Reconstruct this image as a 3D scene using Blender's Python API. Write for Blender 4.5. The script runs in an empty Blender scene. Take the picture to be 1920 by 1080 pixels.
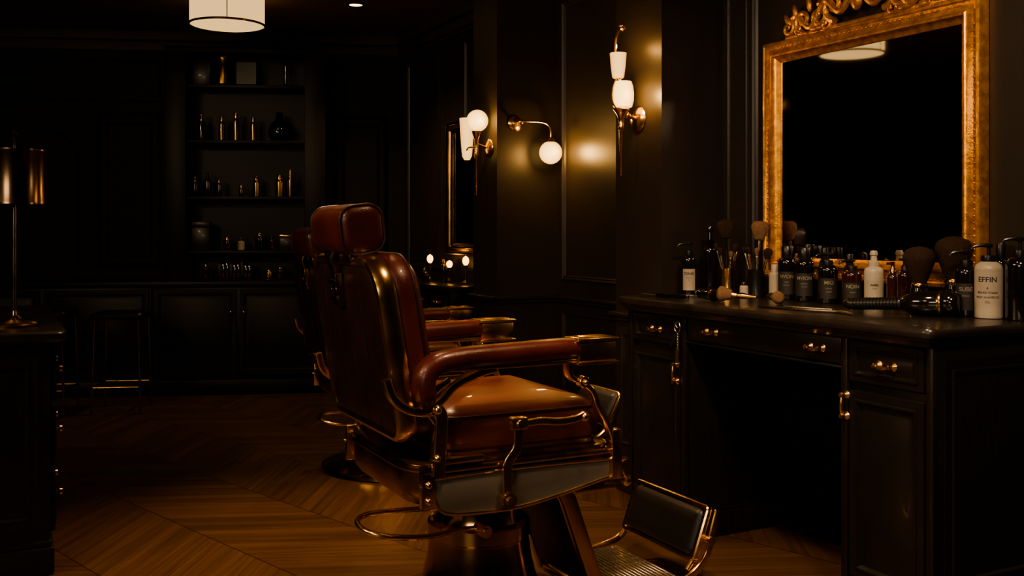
import bpy, bmesh, math, random
from mathutils import Vector, Matrix
random.seed(4)
TH=math.radians(27.2)
CT,ST=math.cos(TH),math.sin(TH)
scn=bpy.context.scene
COL=scn.collection
try:
    scn.view_settings.view_transform='AgX'
    scn.view_settings.look='AgX - Medium High Contrast'
    scn.view_settings.exposure=.4
except Exception: pass
# ------------------------------------------------------------ materials
def nd(nt,t,**k):
    n=nt.nodes.new(t)
    for a,v in k.items(): setattr(n,a,v)
    return n
def mat(name,col,rough=.5,metal=0,col2=None,nscale=8,bump=0,bscale=200,rvar=.0,emit=None,estr=0,coat=0,stretch=(1,1,1),spec=.5,edge=None):
    m=bpy.data.materials.new(name); m.use_nodes=True
    nt=m.node_tree; p=nt.nodes['Principled BSDF']
    p.inputs['Base Color'].default_value=(*col,1); p.inputs['Roughness'].default_value=rough
    p.inputs['Metallic'].default_value=metal; p.inputs['Coat Weight'].default_value=coat
    p.inputs['Specular IOR Level'].default_value=spec
    tc=nd(nt,'ShaderNodeTexCoord'); mp=nd(nt,'ShaderNodeMapping'); mp.inputs['Scale'].default_value=stretch
    nt.links.new(tc.outputs['Object'],mp.inputs[0])
    no=nd(nt,'ShaderNodeTexNoise'); no.inputs['Scale'].default_value=nscale; no.inputs['Detail'].default_value=4
    nt.links.new(mp.outputs[0],no.inputs['Vector'])
    c2=col2 if col2 else tuple(c*.75 for c in col)
    r=nd(nt,'ShaderNodeValToRGB'); r.color_ramp.elements[0].position=.35; r.color_ramp.elements[1].position=.65
    r.color_ramp.elements[0].color=(*c2,1); r.color_ramp.elements[1].color=(*col,1)
    nt.links.new(no.outputs[0],r.inputs[0]); nt.links.new(r.outputs[0],p.inputs['Base Color'])
    if rvar:
        mr=nd(nt,'ShaderNodeMapRange'); mr.inputs[3].default_value=max(.03,rough-rvar); mr.inputs[4].default_value=rough+rvar
        nt.links.new(no.outputs[0],mr.inputs[0]); nt.links.new(mr.outputs[0],p.inputs['Roughness'])
    if bump:
        n2=nd(nt,'ShaderNodeTexNoise'); n2.inputs['Scale'].default_value=bscale; n2.inputs['Detail'].default_value=3
        nt.links.new(mp.outputs[0],n2.inputs['Vector'])
        b=nd(nt,'ShaderNodeBump'); b.inputs['Strength'].default_value=bump; b.inputs['Distance'].default_value=.002
        nt.links.new(n2.outputs[0],b.inputs['Height']); nt.links.new(b.outputs[0],p.inputs['Normal'])
    if emit:
        p.inputs['Emission Color'].default_value=(*emit,1); p.inputs['Emission Strength'].default_value=estr
        if edge:
            # opal glass: thicker and dimmer toward the rim
            lw=nd(nt,'ShaderNodeLayerWeight'); lw.inputs[0].default_value=.5
            er=nd(nt,'ShaderNodeValToRGB'); er.color_ramp.elements[0].color=(*emit,1); er.color_ramp.elements[1].color=(*edge[0],1)
            es=nd(nt,'ShaderNodeMapRange'); es.inputs[3].default_value=estr; es.inputs[4].default_value=edge[1]
            nt.links.new(lw.outputs['Facing'],er.inputs[0]); nt.links.new(lw.outputs['Facing'],es.inputs[0])
            nt.links.new(er.outputs[0],p.inputs['Emission Color']); nt.links.new(es.outputs[0],p.inputs['Emission Strength'])
    return m
M={}
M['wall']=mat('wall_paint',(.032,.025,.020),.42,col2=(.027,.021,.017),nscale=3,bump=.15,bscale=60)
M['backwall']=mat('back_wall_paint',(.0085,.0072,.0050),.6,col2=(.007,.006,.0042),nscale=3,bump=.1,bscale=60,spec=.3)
M['trim']=mat('trim_paint',(.028,.022,.017),.38,nscale=5)
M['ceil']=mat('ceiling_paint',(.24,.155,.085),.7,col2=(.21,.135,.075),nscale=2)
M['crown']=mat('crown_paint',(.06,.041,.025),.6,nscale=2)
M['gold']=mat('polished_gold',(.95,.64,.26),.23,1,col2=(.80,.50,.17),nscale=14,rvar=.08,bump=.12,bscale=30)
M['golddk']=mat('aged_bronze_gold',(.58,.37,.14),.22,1,col2=(.36,.21,.07),nscale=10,rvar=.09,bump=.14,bscale=25)
M['pedm']=mat('pedestal_bronze',(.60,.40,.19),.18,1,col2=(.48,.30,.13),nscale=5,rvar=.06)
M['frame']=mat('gilded_wood',(.82,.42,.09),.34,.75,col2=(.52,.24,.04),nscale=40,bump=.5,bscale=130,rvar=.1)
M['leather']=mat('oxblood_leather',(.095,.0185,.0145),.33,0,col2=(.064,.0125,.010),nscale=9,bump=.35,bscale=330,rvar=.07,coat=.15)
M['seatl']=mat('cognac_leather',(.155,.041,.020),.33,0,col2=(.075,.018,.011),nscale=7,bump=.3,bscale=300,rvar=.08,coat=.15,stretch=(.35,1.6,1))
M['leatherdk']=mat('dark_back_leather',(.026,.009,.0065),.42,0,col2=(.019,.007,.005),nscale=8,bump=.3,bscale=300,rvar=.06)
M['piping']=mat('leather_piping',(.035,.010,.007),.45)
M['grey']=mat('grey_enamel',(.17,.15,.13),.38,.2,col2=(.15,.135,.115),nscale=4)
M['blkl']=mat('black_leather',(.012,.011,.0095),.4,0,bump=.3,bscale=300)
M['steel']=mat('brushed_steel',(.56,.52,.46),.3,1,nscale=60,stretch=(1,8,1))
M['blkwood']=mat('ebonised_wood',(.0125,.0107,.0088),.36,0,col2=(.009,.0077,.0063),nscale=12,bump=.12,bscale=60,stretch=(6,1,1),coat=.08)
M['top']=mat('counter_top',(.032,.027,.023),.30,0,col2=(.018,.015,.013),nscale=9,coat=.2)
M['black']=mat('black_plastic',(.012,.012,.012),.3)
M['blkglass']=mat('black_glass',(.009,.008,.008),.12,0,coat=.6)
M['amber']=mat('amber_glass',(.040,.013,.005),.12,0,coat=.7)
M['white']=mat('white_plastic',(.46,.42,.35),.4)
M['cream']=mat('cream_paper',(.42,.38,.31),.6)
M['dlabel']=mat('dark_paper',(.025,.023,.021),.6)
M['ink']=mat('ink_black',(.03,.03,.03),.6)
M['inkw']=mat('ink_pale',(.26,.235,.20),.6)
M['bristle']=mat('dark_bristle',(.055,.033,.022),.8,col2=(.018,.011,.008),nscale=120,stretch=(6,6,.4),bump=1,bscale=240,spec=.2)
M['bristle2']=mat('pale_bristle',(.30,.18,.11),.8,col2=(.13,.075,.045),nscale=120,stretch=(6,6,.4),bump=1,bscale=240,spec=.2)
M['shelf']=mat('shelf_wood',(.0095,.0078,.0055),.45,nscale=5,spec=.35)
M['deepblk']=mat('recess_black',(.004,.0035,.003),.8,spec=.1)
M['globe']=mat('lit_opal_glass',(.03,.02,.01),.5,spec=0,emit=(1,.62,.20),estr=2.6,edge=((1,.46,.09),1.2))
M['globe2']=mat('lit_frosted_shade',(.03,.02,.01),.5,spec=0,emit=(1,.58,.18),estr=1.5,edge=((1,.42,.09),.8))
M['drum']=mat('lit_drum_shade',(.05,.035,.02),.5,spec=.1,emit=(1,.62,.24),estr=.85)
M['drumb']=mat('lit_diffuser',(.05,.035,.02),.5,spec=.1,emit=(1,.60,.22),estr=1.7)
M['flame']=mat('candle_glow',(1,.7,.4),.3,emit=(1,.46,.09),estr=4)
M['flame2']=mat('downlight_glow',(1,.8,.6),.3,emit=(1,.62,.25),estr=4)
m=bpy.data.materials.new('mirror_silver'); m.use_nodes=True; p=m.node_tree.nodes['Principled BSDF']
p.inputs['Metallic'].default_value=1; p.inputs['Roughness'].default_value=.03; p.inputs['Base Color'].default_value=(.62,.60,.58,1)
M['mirror']=m
def floor_mat():
    m=bpy.data.materials.new('chevron_oak'); m.use_nodes=True; nt=m.node_tree; L=nt.links.new
    p=nt.nodes['Principled BSDF']
    tc=nd(nt,'ShaderNodeTexCoord'); mp=nd(nt,'ShaderNodeMapping'); mp.inputs['Rotation'].default_value=(0,0,-TH-math.radians(18))
    L(tc.outputs['Object'],mp.inputs[0]); sp=nd(nt,'ShaderNodeSeparateXYZ'); L(mp.outputs[0],sp.inputs[0])
    def ma(op,a,b=None,c=None):
        n=nd(nt,'ShaderNodeMath',operation=op)
        for i,v in enumerate((a,b,c)):
            if v is None: continue
            if isinstance(v,(int,float)): n.inputs[i].default_value=v
            else: L(v,n.inputs[i])
        return n.outputs[0]
    W=.44; PW=.072
    pp=ma('PINGPONG',sp.outputs[0],W); col=ma('FLOOR',ma('DIVIDE',sp.outputs[0],W))
    b=ma('ADD',sp.outputs[1],ma('MULTIPLY',pp,.85)); q=ma('DIVIDE',b,PW); idx=ma('FLOOR',q); fr=ma('FRACT',q)
    cb=nd(nt,'ShaderNodeCombineXYZ'); L(idx,cb.inputs[0]); L(col,cb.inputs[1])
    wn=nd(nt,'ShaderNodeTexWhiteNoise'); L(cb.outputs[0],wn.inputs['Vector'])
    cg=nd(nt,'ShaderNodeCombineXYZ'); L(ma('MULTIPLY',b,34),cg.inputs[0]); L(ma('MULTIPLY',pp,2.2),cg.inputs[1]); L(ma('MULTIPLY',idx,3.1),cg.inputs[2])
    ns=nd(nt,'ShaderNodeTexNoise'); ns.inputs['Scale'].default_value=1.3; ns.inputs['Detail'].default_value=6; L(cg.outputs[0],ns.inputs['Vector'])
    v=ma('ADD',ma('MULTIPLY',wn.outputs[0],.30),ma('MULTIPLY',ns.outputs[0],.7))
    r=nd(nt,'ShaderNodeValToRGB'); r.color_ramp.elements[0].position=.15; r.color_ramp.elements[1].position=.85
    r.color_ramp.elements[0].color=(.048,.025,.012,1); r.color_ramp.elements[1].color=(.135,.072,.036,1); L(v,r.inputs[0])
    g=ma('MAXIMUM',ma('LESS_THAN',fr,.03),ma('LESS_THAN',pp,.003)); g=ma('MAXIMUM',g,ma('GREATER_THAN',pp,W-.003))
    mx=nd(nt,'ShaderNodeMix',data_type='RGBA'); L(ma('MULTIPLY',g,.7),mx.inputs[0]); L(r.outputs[0],mx.inputs[6]); mx.inputs[7].default_value=(.015,.008,.004,1)
    L(mx.outputs[2],p.inputs['Base Color'])
    mr=nd(nt,'ShaderNodeMapRange'); mr.inputs[3].default_value=.24; mr.inputs[4].default_value=.42; L(ns.outputs[0],mr.inputs[0]); L(mr.outputs[0],p.inputs['Roughness'])
    bp=nd(nt,'ShaderNodeBump'); bp.inputs['Strength'].default_value=.25; bp.inputs['Distance'].default_value=.002
    L(ma('SUBTRACT',ns.outputs[0],g),bp.inputs['Height']); L(bp.outputs[0],p.inputs['Normal'])
    return m
M['floor']=floor_mat()
# ------------------------------------------------------------ geometry helpers
def V(*a): return Vector(a)
def rrect(w,h,r,n=5):
    rs=r if isinstance(r,(tuple,list)) else (r,)*4
    out=[]
    for i,(sx,sy) in enumerate(((1,1),(-1,1),(-1,-1),(1,-1))):
        q=min(rs[i],w/2-1e-4,h/2-1e-4)
        for j in range(n+1):
            a=math.radians(90*i+90*j/n)
            out.append((sx*(w/2-q)+q*math.cos(a),sy*(h/2-q)+q*math.sin(a)))
    return out
def ring(pl,a,w,h,r,ins=0,c=(0,0),n=5):
    rs=r if isinstance(r,(tuple,list)) else (r,)*4
    pts=rrect(w-2*ins,h-2*ins,[max(q-ins,.0015) for q in rs],n)
    if pl=='x': return [V(a,c[0]+u,c[1]+v) for u,v in pts]
    if pl=='y': return [V(c[0]+u,a,c[1]+v) for u,v in pts]
    return [V(c[0]+u,c[1]+v,a) for u,v in pts]
def rect(pl,a,u0,u1,v0,v1,ins=0):
    P=[(u0+ins,v0+ins),(u1-ins,v0+ins),(u1-ins,v1-ins),(u0+ins,v1-ins)]
    if pl=='x': return [V(a,u,v) for u,v in P]
    if pl=='y': return [V(u,a,v) for u,v in P]
    return [V(u,v,a) for u,v in P]
def cr(pts,n=6,closed=False):
    pts=[Vector(p) for p in pts]; out=[]; N=len(pts)
    for i in range(N if closed else N-1):
        if closed: p0,p1,p2,p3=pts[i-1],pts[i],pts[(i+1)%N],pts[(i+2)%N]
        else: p0,p1,p2,p3=pts[max(i-1,0)],pts[i],pts[i+1],pts[min(i+2,N-1)]
        for j in range(n):
            t=j/n
            out.append(.5*((2*p1)+(p2-p0)*t+(2*p0-5*p1+4*p2-p3)*t*t+(3*p1-p0-3*p2+p3)*t**3))
    if not closed: out.append(pts[-1])
    return out
class B:
    def __init__(s): s.bm=bmesh.new(); s.M=Matrix.Identity(4)
    def _add(s,t):
        t.transform(s.M); me=bpy.data.meshes.new('tmp'); t.to_mesh(me); t.free(); s.bm.from_mesh(me); bpy.data.meshes.remove(me); return s
    def box(s,x0,x1,y0,y1,z0,z1,bev=.003,seg=2):
        t=bmesh.new(); bmesh.ops.create_cube(t,size=1)
        for v in t.verts: v.co=V((x0+x1)/2+v.co.x*(x1-x0),(y0+y1)/2+v.co.y*(y1-y0),(z0+z1)/2+v.co.z*(z1-z0))
        if bev>0: bmesh.ops.bevel(t,geom=t.edges[:],offset=min(bev,.45*min(x1-x0,y1-y0,z1-z0)),segments=seg,affect='EDGES',profile=.5)
        return s._add(t)
    def loft(s,rings,cap0=True,cap1=True,loop=False):
        t=bmesh.new(); R=[[t.verts.new(p) for p in r] for r in rings]; n=len(R[0])
        pr=list(zip(R[:-1],R[1:]))
        if loop: pr.append((R[-1],R[0]))
        for a,b in pr:
            for i in range(n):
                j=(i+1)%n; t.faces.new((a[i],a[j],b[j],b[i]))
        if not loop:
            if cap0: t.faces.new(R[0][::-1])
            if cap1: t.faces.new(R[-1])
        return s._add(t)
    def lathe(s,prof,c=(0,0,0),n=32,axis='z'):
        rings=[]
        for r,z in prof:
            r=max(r,.0002)
            rr=[]
            for i in range(n):
                a=2*math.pi*i/n
                if axis=='z': rr.append(V(c[0]+r*math.cos(a),c[1]+r*math.sin(a),c[2]+z))
                elif axis=='x': rr.append(V(c[0]+z,c[1]+r*math.cos(a),c[2]+r*math.sin(a)))
                else: rr.append(V(c[0]+r*math.cos(a),c[1]+z,c[2]+r*math.sin(a)))
            rings.append(rr)
        return s.loft(rings)
    def tube(s,pts,r,n=10,closed=False):
        pts=[Vector(p) for p in pts]; N=len(pts)
        rs=r if isinstance(r,(list,tuple)) else [r]*N
        if len(rs)!=N: rs=[rs[0]+(rs[-1]-rs[0])*i/(N-1) for i in range(N)]
        rings=[]; nrm=None
        for i in range(N):
            if closed: tg=(pts[(i+1)%N]-pts[i-1]).normalized()
            else: tg=(pts[min(i+1,N-1)]-pts[max(i-1,0)]).normalized()
            if nrm is None:
                a=V(0,0,1) if abs(tg.z)<.9 else V(1,0,0); nrm=tg.cross(a).normalized()
            nrm=(nrm-tg*nrm.dot(tg)).normalized(); bn=tg.cross(nrm)
            rings.append([pts[i]+(nrm*math.cos(2*math.pi*k/n)+bn*math.sin(2*math.pi*k/n))*rs[i] for k in range(n)])
        return s.loft(rings,loop=closed)
    def sweep(s,pts,sec,lat=(0,1,0),sc=None):
        pts=[Vector(p) for p in pts]; N=len(pts); lat=Vector(lat); rings=[]
        for i in range(N):
            tg=(pts[min(i+1,N-1)]-pts[max(i-1,0)]).normalized(); nr=tg.cross(lat).normalized()
            k=sc[i] if sc else 1
            rings.append([pts[i]+lat*u*k+nr*v*k for u,v in sec])
        return s.loft(rings)
    def cyl(s,p0,p1,r0,r1=None,n=16): return s.tube([p0,p1],[r0,r1 if r1 is not None else r0],n)
    def sph(s,c,r,sc=(1,1,1),u=20,v=12):
        t=bmesh.new(); bmesh.ops.create_uvsphere(t,u_segments=u,v_segments=v,radius=r)
        for q in t.verts: q.co=V(c[0]+q.co.x*sc[0],c[1]+q.co.y*sc[1],c[2]+q.co.z*sc[2])
        return s._add(t)
    def prism(s,poly,pl,a0,a1,bev=0):
        t=bmesh.new()
        def mk(a):
            if pl=='x': return [t.verts.new((a,u,v)) for u,v in poly]
            if pl=='y': return [t.verts.new((u,a,v)) for u,v in poly]
            return [t.verts.new((u,v,a)) for u,v in poly]
        A,Bv=mk(a0),mk(a1); n=len(poly)
        t.faces.new(A[::-1]); t.faces.new(Bv)
        for i in range(n): t.faces.new((A[i],A[(i+1)%n],Bv[(i+1)%n],Bv[i]))
        if bev: bmesh.ops.bevel(t,geom=t.edges[:],offset=bev,segments=2,affect='EDGES',profile=.5)
        return s._add(t)
    def panel(s,u0,u1,v0,v1,x=0,d=.018,k=1):
        R=[rect('x',x,u0,u1,v0,v1,0),rect('x',x-d,u0,u1,v0,v1,.001),rect('x',x-d,u0,u1,v0,v1,.022*k),rect('x',x-d-.004,u0,u1,v0,v1,.025*k),rect('x',x-d-.004,u0,u1,v0,v1,.030*k),
           rect('x',x-d+.008,u0,u1,v0,v1,.037*k),rect('x',x-d+.008,u0,u1,v0,v1,.043*k),rect('x',x-d+.003,u0,u1,v0,v1,.055*k)]
        return s.loft(R)
    def obj(s,name,m,parent=None,loc=None,rot=None,sharp=38,**props):
        bmesh.ops.remove_doubles(s.bm,verts=s.bm.verts[:],dist=1e-6)
        bmesh.ops.recalc_face_normals(s.bm,faces=s.bm.faces[:])
        lim=math.radians(sharp)
        for e in s.bm.edges:
            e.smooth = not (len(e.link_faces)==2 and e.calc_face_angle(0)>lim)
        for f in s.bm.faces: f.smooth=True
        me=bpy.data.meshes.new(name); s.bm.to_mesh(me); s.bm.free()
        me.materials.append(M[m] if isinstance(m,str) else m)
        o=bpy.data.objects.new(name,me); COL.objects.link(o)
        if parent: o.parent=parent
        if loc: o.location=loc
        if rot: o.rotation_euler=rot
        for k,v in props.items(): o[k]=v
        return o
def root(name,loc,rz=0,label='',category='',group=None,rot=None):
    o=bpy.data.objects.new(name,None); COL.objects.link(o); o.location=loc; o.rotation_euler=rot if rot else (0,0,rz)
    o.empty_display_size=.1
    o['label']=label; o['category']=category
    if group: o['group']=group
    return o
def textmesh(s,size,bold=0):
    cu=bpy.data.curves.new('txt','FONT'); cu.body=s; cu.size=size; cu.align_x='CENTER'; cu.align_y='CENTER'; cu.extrude=.00025; cu.offset=bold
    ob=bpy.data.objects.new('txt',cu); COL.objects.link(ob); dg=bpy.context.evaluated_depsgraph_get(); dg.update()
    me=bpy.data.meshes.new_from_object(ob.evaluated_get(dg)); bpy.data.objects.remove(ob); return me
# ------------------------------------------------------------ frames
V0=V(1.087,2.57,0)
def WV(s,t,z=0): return V(V0.x+CT*s-ST*t, V0.y+ST*s+CT*t, z)
CZ=2.5
# ------------------------------------------------------------ room shell
b=B(); b.box(-4.7,4.7,-2.6,8.3,-.1,0,0); b.obj('floor','floor',kind='structure')
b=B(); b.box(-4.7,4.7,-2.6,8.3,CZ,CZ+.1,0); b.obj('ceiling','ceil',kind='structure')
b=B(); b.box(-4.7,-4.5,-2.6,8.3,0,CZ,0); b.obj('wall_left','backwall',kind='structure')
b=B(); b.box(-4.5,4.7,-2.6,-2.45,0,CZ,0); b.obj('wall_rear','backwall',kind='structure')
WP=[(.5,-5.2),(.5,1.45),(.19,1.45),(.19,1.78),(.5,1.78),(.5,2.82),(.14,2.82),(.14,3.11),(.5,3.11),(.5,5.6)]
b=B(); b.box(.5,.75,-5.2,5.6,0,CZ,0); b.obj('wall_right','wall',loc=V0,rot=(0,0,TH),kind='structure')
b=B(); b.box(.19,.5,1.45,1.78,0,CZ,0); b.obj('pilaster_1','wall',loc=V0,rot=(0,0,TH),kind='structure')  # protruding wall pilaster that carries the double sconce, not a moulding
b=B(); b.box(.14,.5,2.82,3.11,0,CZ,0); b.obj('pilaster_2','wall',loc=V0,rot=(0,0,TH),kind='structure')  # second wall pilaster, behind the globe sconce and swing-arm lamp
def run(name,m,prof):
    b=B()
    for (z0,z1,pr) in prof:
        for (a,c) in zip(WP[:-1],WP[1:]):
            if a[0]==c[0]:
                ex=pr if a[0]<.4 else 0
                b.box(a[0]-pr,a[0]+.004,a[1]-(ex),c[1]+(ex),z0,z1,.004,1)
            else:
                lo,hi=min(a[0],c[0]),max(a[0],c[0])
                t=a[1]
                if a[0]>c[0]: b.box(lo-pr,hi,t-pr,t+.004,z0,z1,.004,1)
                else: b.box(lo-pr,hi,t-.004,t+pr,z0,z1,.004,1)
    b.obj(name,m,loc=V0,rot=(0,0,TH),kind='structure')
run('trim_1','trim',[(.735,.752,.03),(.715,.735,.018)])
run('baseboard_right','trim',[(0,.13,.010),(.13,.145,.006)])
run('trim_2','crown',[(2.44,2.5,.09),(2.38,2.44,.05),(2.36,2.38,.02)])
b=B()
def mould(b,u0,u1,v0,v1,x,w=.022,p=.012):
    b.loft([rect('x',x,u0,u1,v0,v1,0),rect('x',x-p*.7,u0,u1,v0,v1,.002),rect('x',x-p,u0,u1,v0,v1,w*.35),rect('x',x-p*.5,u0,u1,v0,v1,w*.6),rect('x',x-p*.6,u0,u1,v0,v1,w*.8),rect('x',x,u0,u1,v0,v1,w)],False,False)
mould(b,-.1,1.27,.83,2.32,.5,.03,.015); mould(b,1.30,1.42,.83,2.32,.5,.012,.008)
mould(b,1.84,2.76,.83,2.30,.5,.03,.015); mould(b,3.2,4.0,.83,2.3,.5); mould(b,4.4,5.0,.83,2.3,.5,.03,.015)
mould(b,1.84,2.76,.2,.67,.5); mould(b,1.50,1.73,.2,.67,.19)
b.obj('trim_3','trim',loc=V0,rot=(0,0,TH),kind='structure')
RB=math.radians(7); C0=V(-.83,7.3,0)
def BW(x,y,z=0): return V(C0.x+math.cos(RB)*x-math.sin(RB)*y, C0.y+math.sin(RB)*x+math.cos(RB)*y, z)
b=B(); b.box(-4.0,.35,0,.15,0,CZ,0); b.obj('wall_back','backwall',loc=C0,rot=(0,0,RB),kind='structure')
b=B(); b.box(-3.9,0,-.10,0,2.43,2.5,.01); b.box(-3.9,0,-.06,0,2.36,2.43,.01); b.obj('trim_4','crown',loc=C0,rot=(0,0,RB),kind='structure')
b=B(); b.M=Matrix.Rotation(math.pi/2,4,'Z')
for (a,c) in ((-2.12,-1.68),(-.47,-.08)):
    mould(b,-c,-a,.83,1.93,0,.03,.02); mould(b,-c+.06,-a-.06,.9,1.86,0,.02,.012)
mould(b,1.68,3.8,2.0,2.3,0)
arch=[(2.25,.83)]+[(2.46-.21*math.cos(math.radians(a)),1.58+.21*math.sin(math.radians(a))) for a in range(0,181,12)]+[(2.67,.83)]
b.tube([V(-.004,u,v) for u,v in arch],.012,8)
b.obj('trim_5','backwall',loc=C0,rot=(0,0,RB),kind='structure')

# ------------------------------------------------------------ back cabinets
def base_cab(x0,x1,nd_,label):
    r=root('base_cabinet',BW((x0+x1)/2,-.275),RB,label,'cabinet','built-in base cabinets')
    w=(x1-x0)/2
    b=B(); b.box(-w,w,-.255,.27,.1,.72,.002); b.box(-w,w,-.275,.27,0,.10,.006); b.obj('body','shelf',r)
    dw=2*w/nd_
    for i in range(nd_):
        a=-w+i*dw+.012; c=a+dw-.024
        b=B(); b.M=Matrix.Rotation(math.pi/2,4,'Z'); b.panel(-c,-a,.13,.70,-.255,.018,1.1); d=b.obj('door','shelf',r)
        b=B(); kx=c-.03 if i%2==0 else a+.03
        b.lathe([(.006,0),(.006,-.012),(.012,-.018),(.011,-.026),(0,-.03)],(kx,-.275,.55),14,'y'); b.obj('knob','golddk',d)
base_cab(-1.62,-.52,2,'black panelled base cabinet below the display shelves')
base_cab(-3.0,-1.63,2,'black panelled base cabinet along the dark wall')
base_cab(-.51,-.06,1,'narrow black panelled base cabinet in the corner')
b=B(); b.box(-3.02,-.05,-.57,-.005,.722,.755,.006); b.obj('worktop','shelf',loc=C0,rot=(0,0,RB),label='long black wooden worktop over the base cabinets',category='worktop')
h=root('display_shelf',BW(-1.055,-.15,.757),RB,'tall black built-in display shelf holding bottles and jars','shelf')
b=B()
b.box(-.545,-.40,-.15,.14,0,1.58,.004); b.box(.40,.545,-.15,.14,0,1.58,.004); b.box(-.545,.545,-.16,.14,1.56,1.60,.004)
b.box(-.41,.41,.11,.14,0,1.58,0); b.obj('case','shelf',h)
for z in (.195,.57,.96,1.345):
    b=B(); b.box(-.399,.399,-.13,.11,z-.022,z,.002); b.obj('shelf_board','shelf',h)
# ------------------------------------------------------------ bottles
def bottle(name,loc,hh,r,body,cap,style='pump',lab=None,text=None,tm='ink',label='',category='bottle',group=None,face=True,lz=(.12,.62),ts=None,rz=None):
    """hh total height"""
    phi=math.atan2(-loc[0],loc[1])+random.uniform(-.12,.12) if rz is None else rz
    o=root(name,loc,phi,label,category,group)
    if style=='pump': hb=hh*.80
    elif style=='cap': hb=hh*.84
    elif style=='spray': hb=hh*.80
    else: hb=hh*.76
    b=B(); nk=r*.42
    b.lathe([(0,.0),(r*.9,0),(r*.98,.002),(r,.006),(r,hb*.80),(r*.985,hb*.84),(r*.88,hb*.895),(r*.62,hb*.935),(nk,hb*.955),(nk,hb)],n=32); b.obj('bottle_body',body,o)
    b=B(); z=hb
    if style=='pump':
        b.lathe([(nk*1.25,z-.012),(nk*1.3,z),(nk*1.2,z+.008),(.005,z+.010),(.005,z+(hh-hb)*.7),(.011,z+(hh-hb)*.74),(.012,hh-.004),(.009,hh),(0,hh)],n=20)
        b.tube(cr([(0,0,hh-.007),(-.02,-.008,hh-.006),(-.038,-.014,hh-.010),(-.043,-.016,hh-.018)],4),[.006,.0035],8); nm='pump'
    elif style=='cap':
        b.lathe([(nk*1.45,z-.014),(nk*1.5,z-.012),(nk*1.5,hh-.003),(nk*1.35,hh),(0,hh)],n=24); nm='cap'
    elif style=='spray':
        b.lathe([(nk*1.25,z-.012),(nk*1.3,z+.004),(nk*.8,z+.012),(nk*.8,hh-.012),(nk*.9,hh),(0,hh)],n=20); b.cyl((0,0,hh-.006),(-.02,-.006,hh-.006),.004); nm='spray_head'
    else:
        b.lathe([(nk*1.3,z-.012),(nk*1.35,z+.006),(nk*.9,z+.010),(nk*.75,z+(hh-hb)*.6),(nk*1.0,z+(hh-hb)*.66),(nk*1.0,z+(hh-hb)*.82),(nk*.7,hh),(0,hh)],n=20); nm='stopper'
    b.obj(nm,cap,o)
    if lab:
        b=B(); R=r*1.012; t=[]; z0,z1=hb*lz[0],hb*lz[1]; n=14
        for i in range(n+1):
            a=math.radians(-58+116*i/n)
            t.append((R*math.sin(a),-R*math.cos(a)))
        inner=[(x*.985,y*.985) for x,y in t[::-1]]
        b.prism(t+inner,'z',z0,z1); lo=b.obj('label',lab,o)
        if text:
            lines=text.split('|'); sz=ts or r*.52
            for k,l in enumerate(lines):
                s_=sz if k==0 else sz*.42
                me=textmesh(l,s_,.0003 if k==0 else 0); zz=z0+(z1-z0)*(.78-.0*k)-(0 if k==0 else sz*.5+ (k)*s_*1.5)
                for v in me.vertices:
                    a=v.co.x/R; rr=R*1.01+v.co.z; zc=zz+v.co.y; v.co=V(rr*math.sin(a),-rr*math.cos(a),zc)
                me.materials.append(M[tm]); to=bpy.data.objects.new('lettering',me); COL.objects.link(to); to.parent=lo
    return o
CN=.845
def cp(s,t): return WV(s,t,CN)
bottle('lotion_bottle',cp(.238,1.335),.205,.027,'blkglass','black','pump','cream','TONIC|SHAVE|OIL','ink','black pump bottle with a cream paper label')
bottle('decanter_bottle',cp(.335,1.33),.27,.028,'blkglass','blkglass','stopper',label='tall dark bottle with a turned stopper')
bottle('small_bottle',cp(.414,1.05),.125,.022,'cream','white','cap',label='small cream bottle with a white cap beside the brushes')
bottle('dropper_bottle',cp(.31,1.10),.06,.016,'white','amber','cap',label='tiny white jar with an amber cap')
bottle('hair_bottle',cp(.415,.985),.195,.034,'blkglass','black','cap','dlabel','NVON|HAIR|TONIC','inkw','black bottle with a dark printed label and tall cap')
bottle('hair_bottle',cp(.412,.895),.19,.033,'blkglass','black','cap','dlabel','MVION|BEARD|WASH','inkw','black bottle with a dark printed label and tall cap')
bottle('soap_bottle',cp(.405,.775),.175,.034,'blkglass','black','pump','dlabel','MIO|FINEST|SOAP','inkw','short black pump bottle with a dark label')
bottle('soap_bottle',cp(.41,.67),.155,.033,'amber','black','pump','dlabel','NOIN|BALM','inkw','short dark amber pump bottle with a printed label')
bottle('lotion_bottle',cp(.425,.59),.185,.031,'white','white','stopper','cream','AMRE|LOTION','ink','white bottle with a stepped white cap and printed label',ts=.010)
bottle('amber_bottle',cp(.43,.515),.15,.02,'amber','golddk','spray',label='slim amber spray bottle')
bottle('amber_bottle',cp(.42,.455),.165,.027,'amber','black','spray',label='dark amber spray bottle beside the shaving brushes')
bottle('pump_bottle',cp(.39,.208),.195,.033,'blkglass','black','pump','dlabel','SUBE|WASH','inkw','tall black pump bottle beside the white bottle')
bottle('pump_bottle',cp(.385,.13),.215,.038,'white','black','pump','cream','EFFIN|&|BEARD WASH|MUD SHAMPOO|OIL','ink','white pump bottle with printed label and black pump',lz=(.04,.82),ts=.021)
bottle('pump_bottle',cp(.405,.045),.235,.038,'blkglass','black','pump',label='large glossy black pump bottle at the counter end')
bottle('amber_bottle',cp(.474,.945),.20,.018,'blkglass','black','cap',label='slim dark bottle standing behind the labelled bottles')
bottle('amber_bottle',cp(.465,.15),.215,.022,'blkglass','black','cap',label='slim black bottle by the mirror')
bottle('amber_bottle',cp(.45,.72),.17,.020,'amber','black','cap',label='slim amber bottle standing below the mirror')
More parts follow.
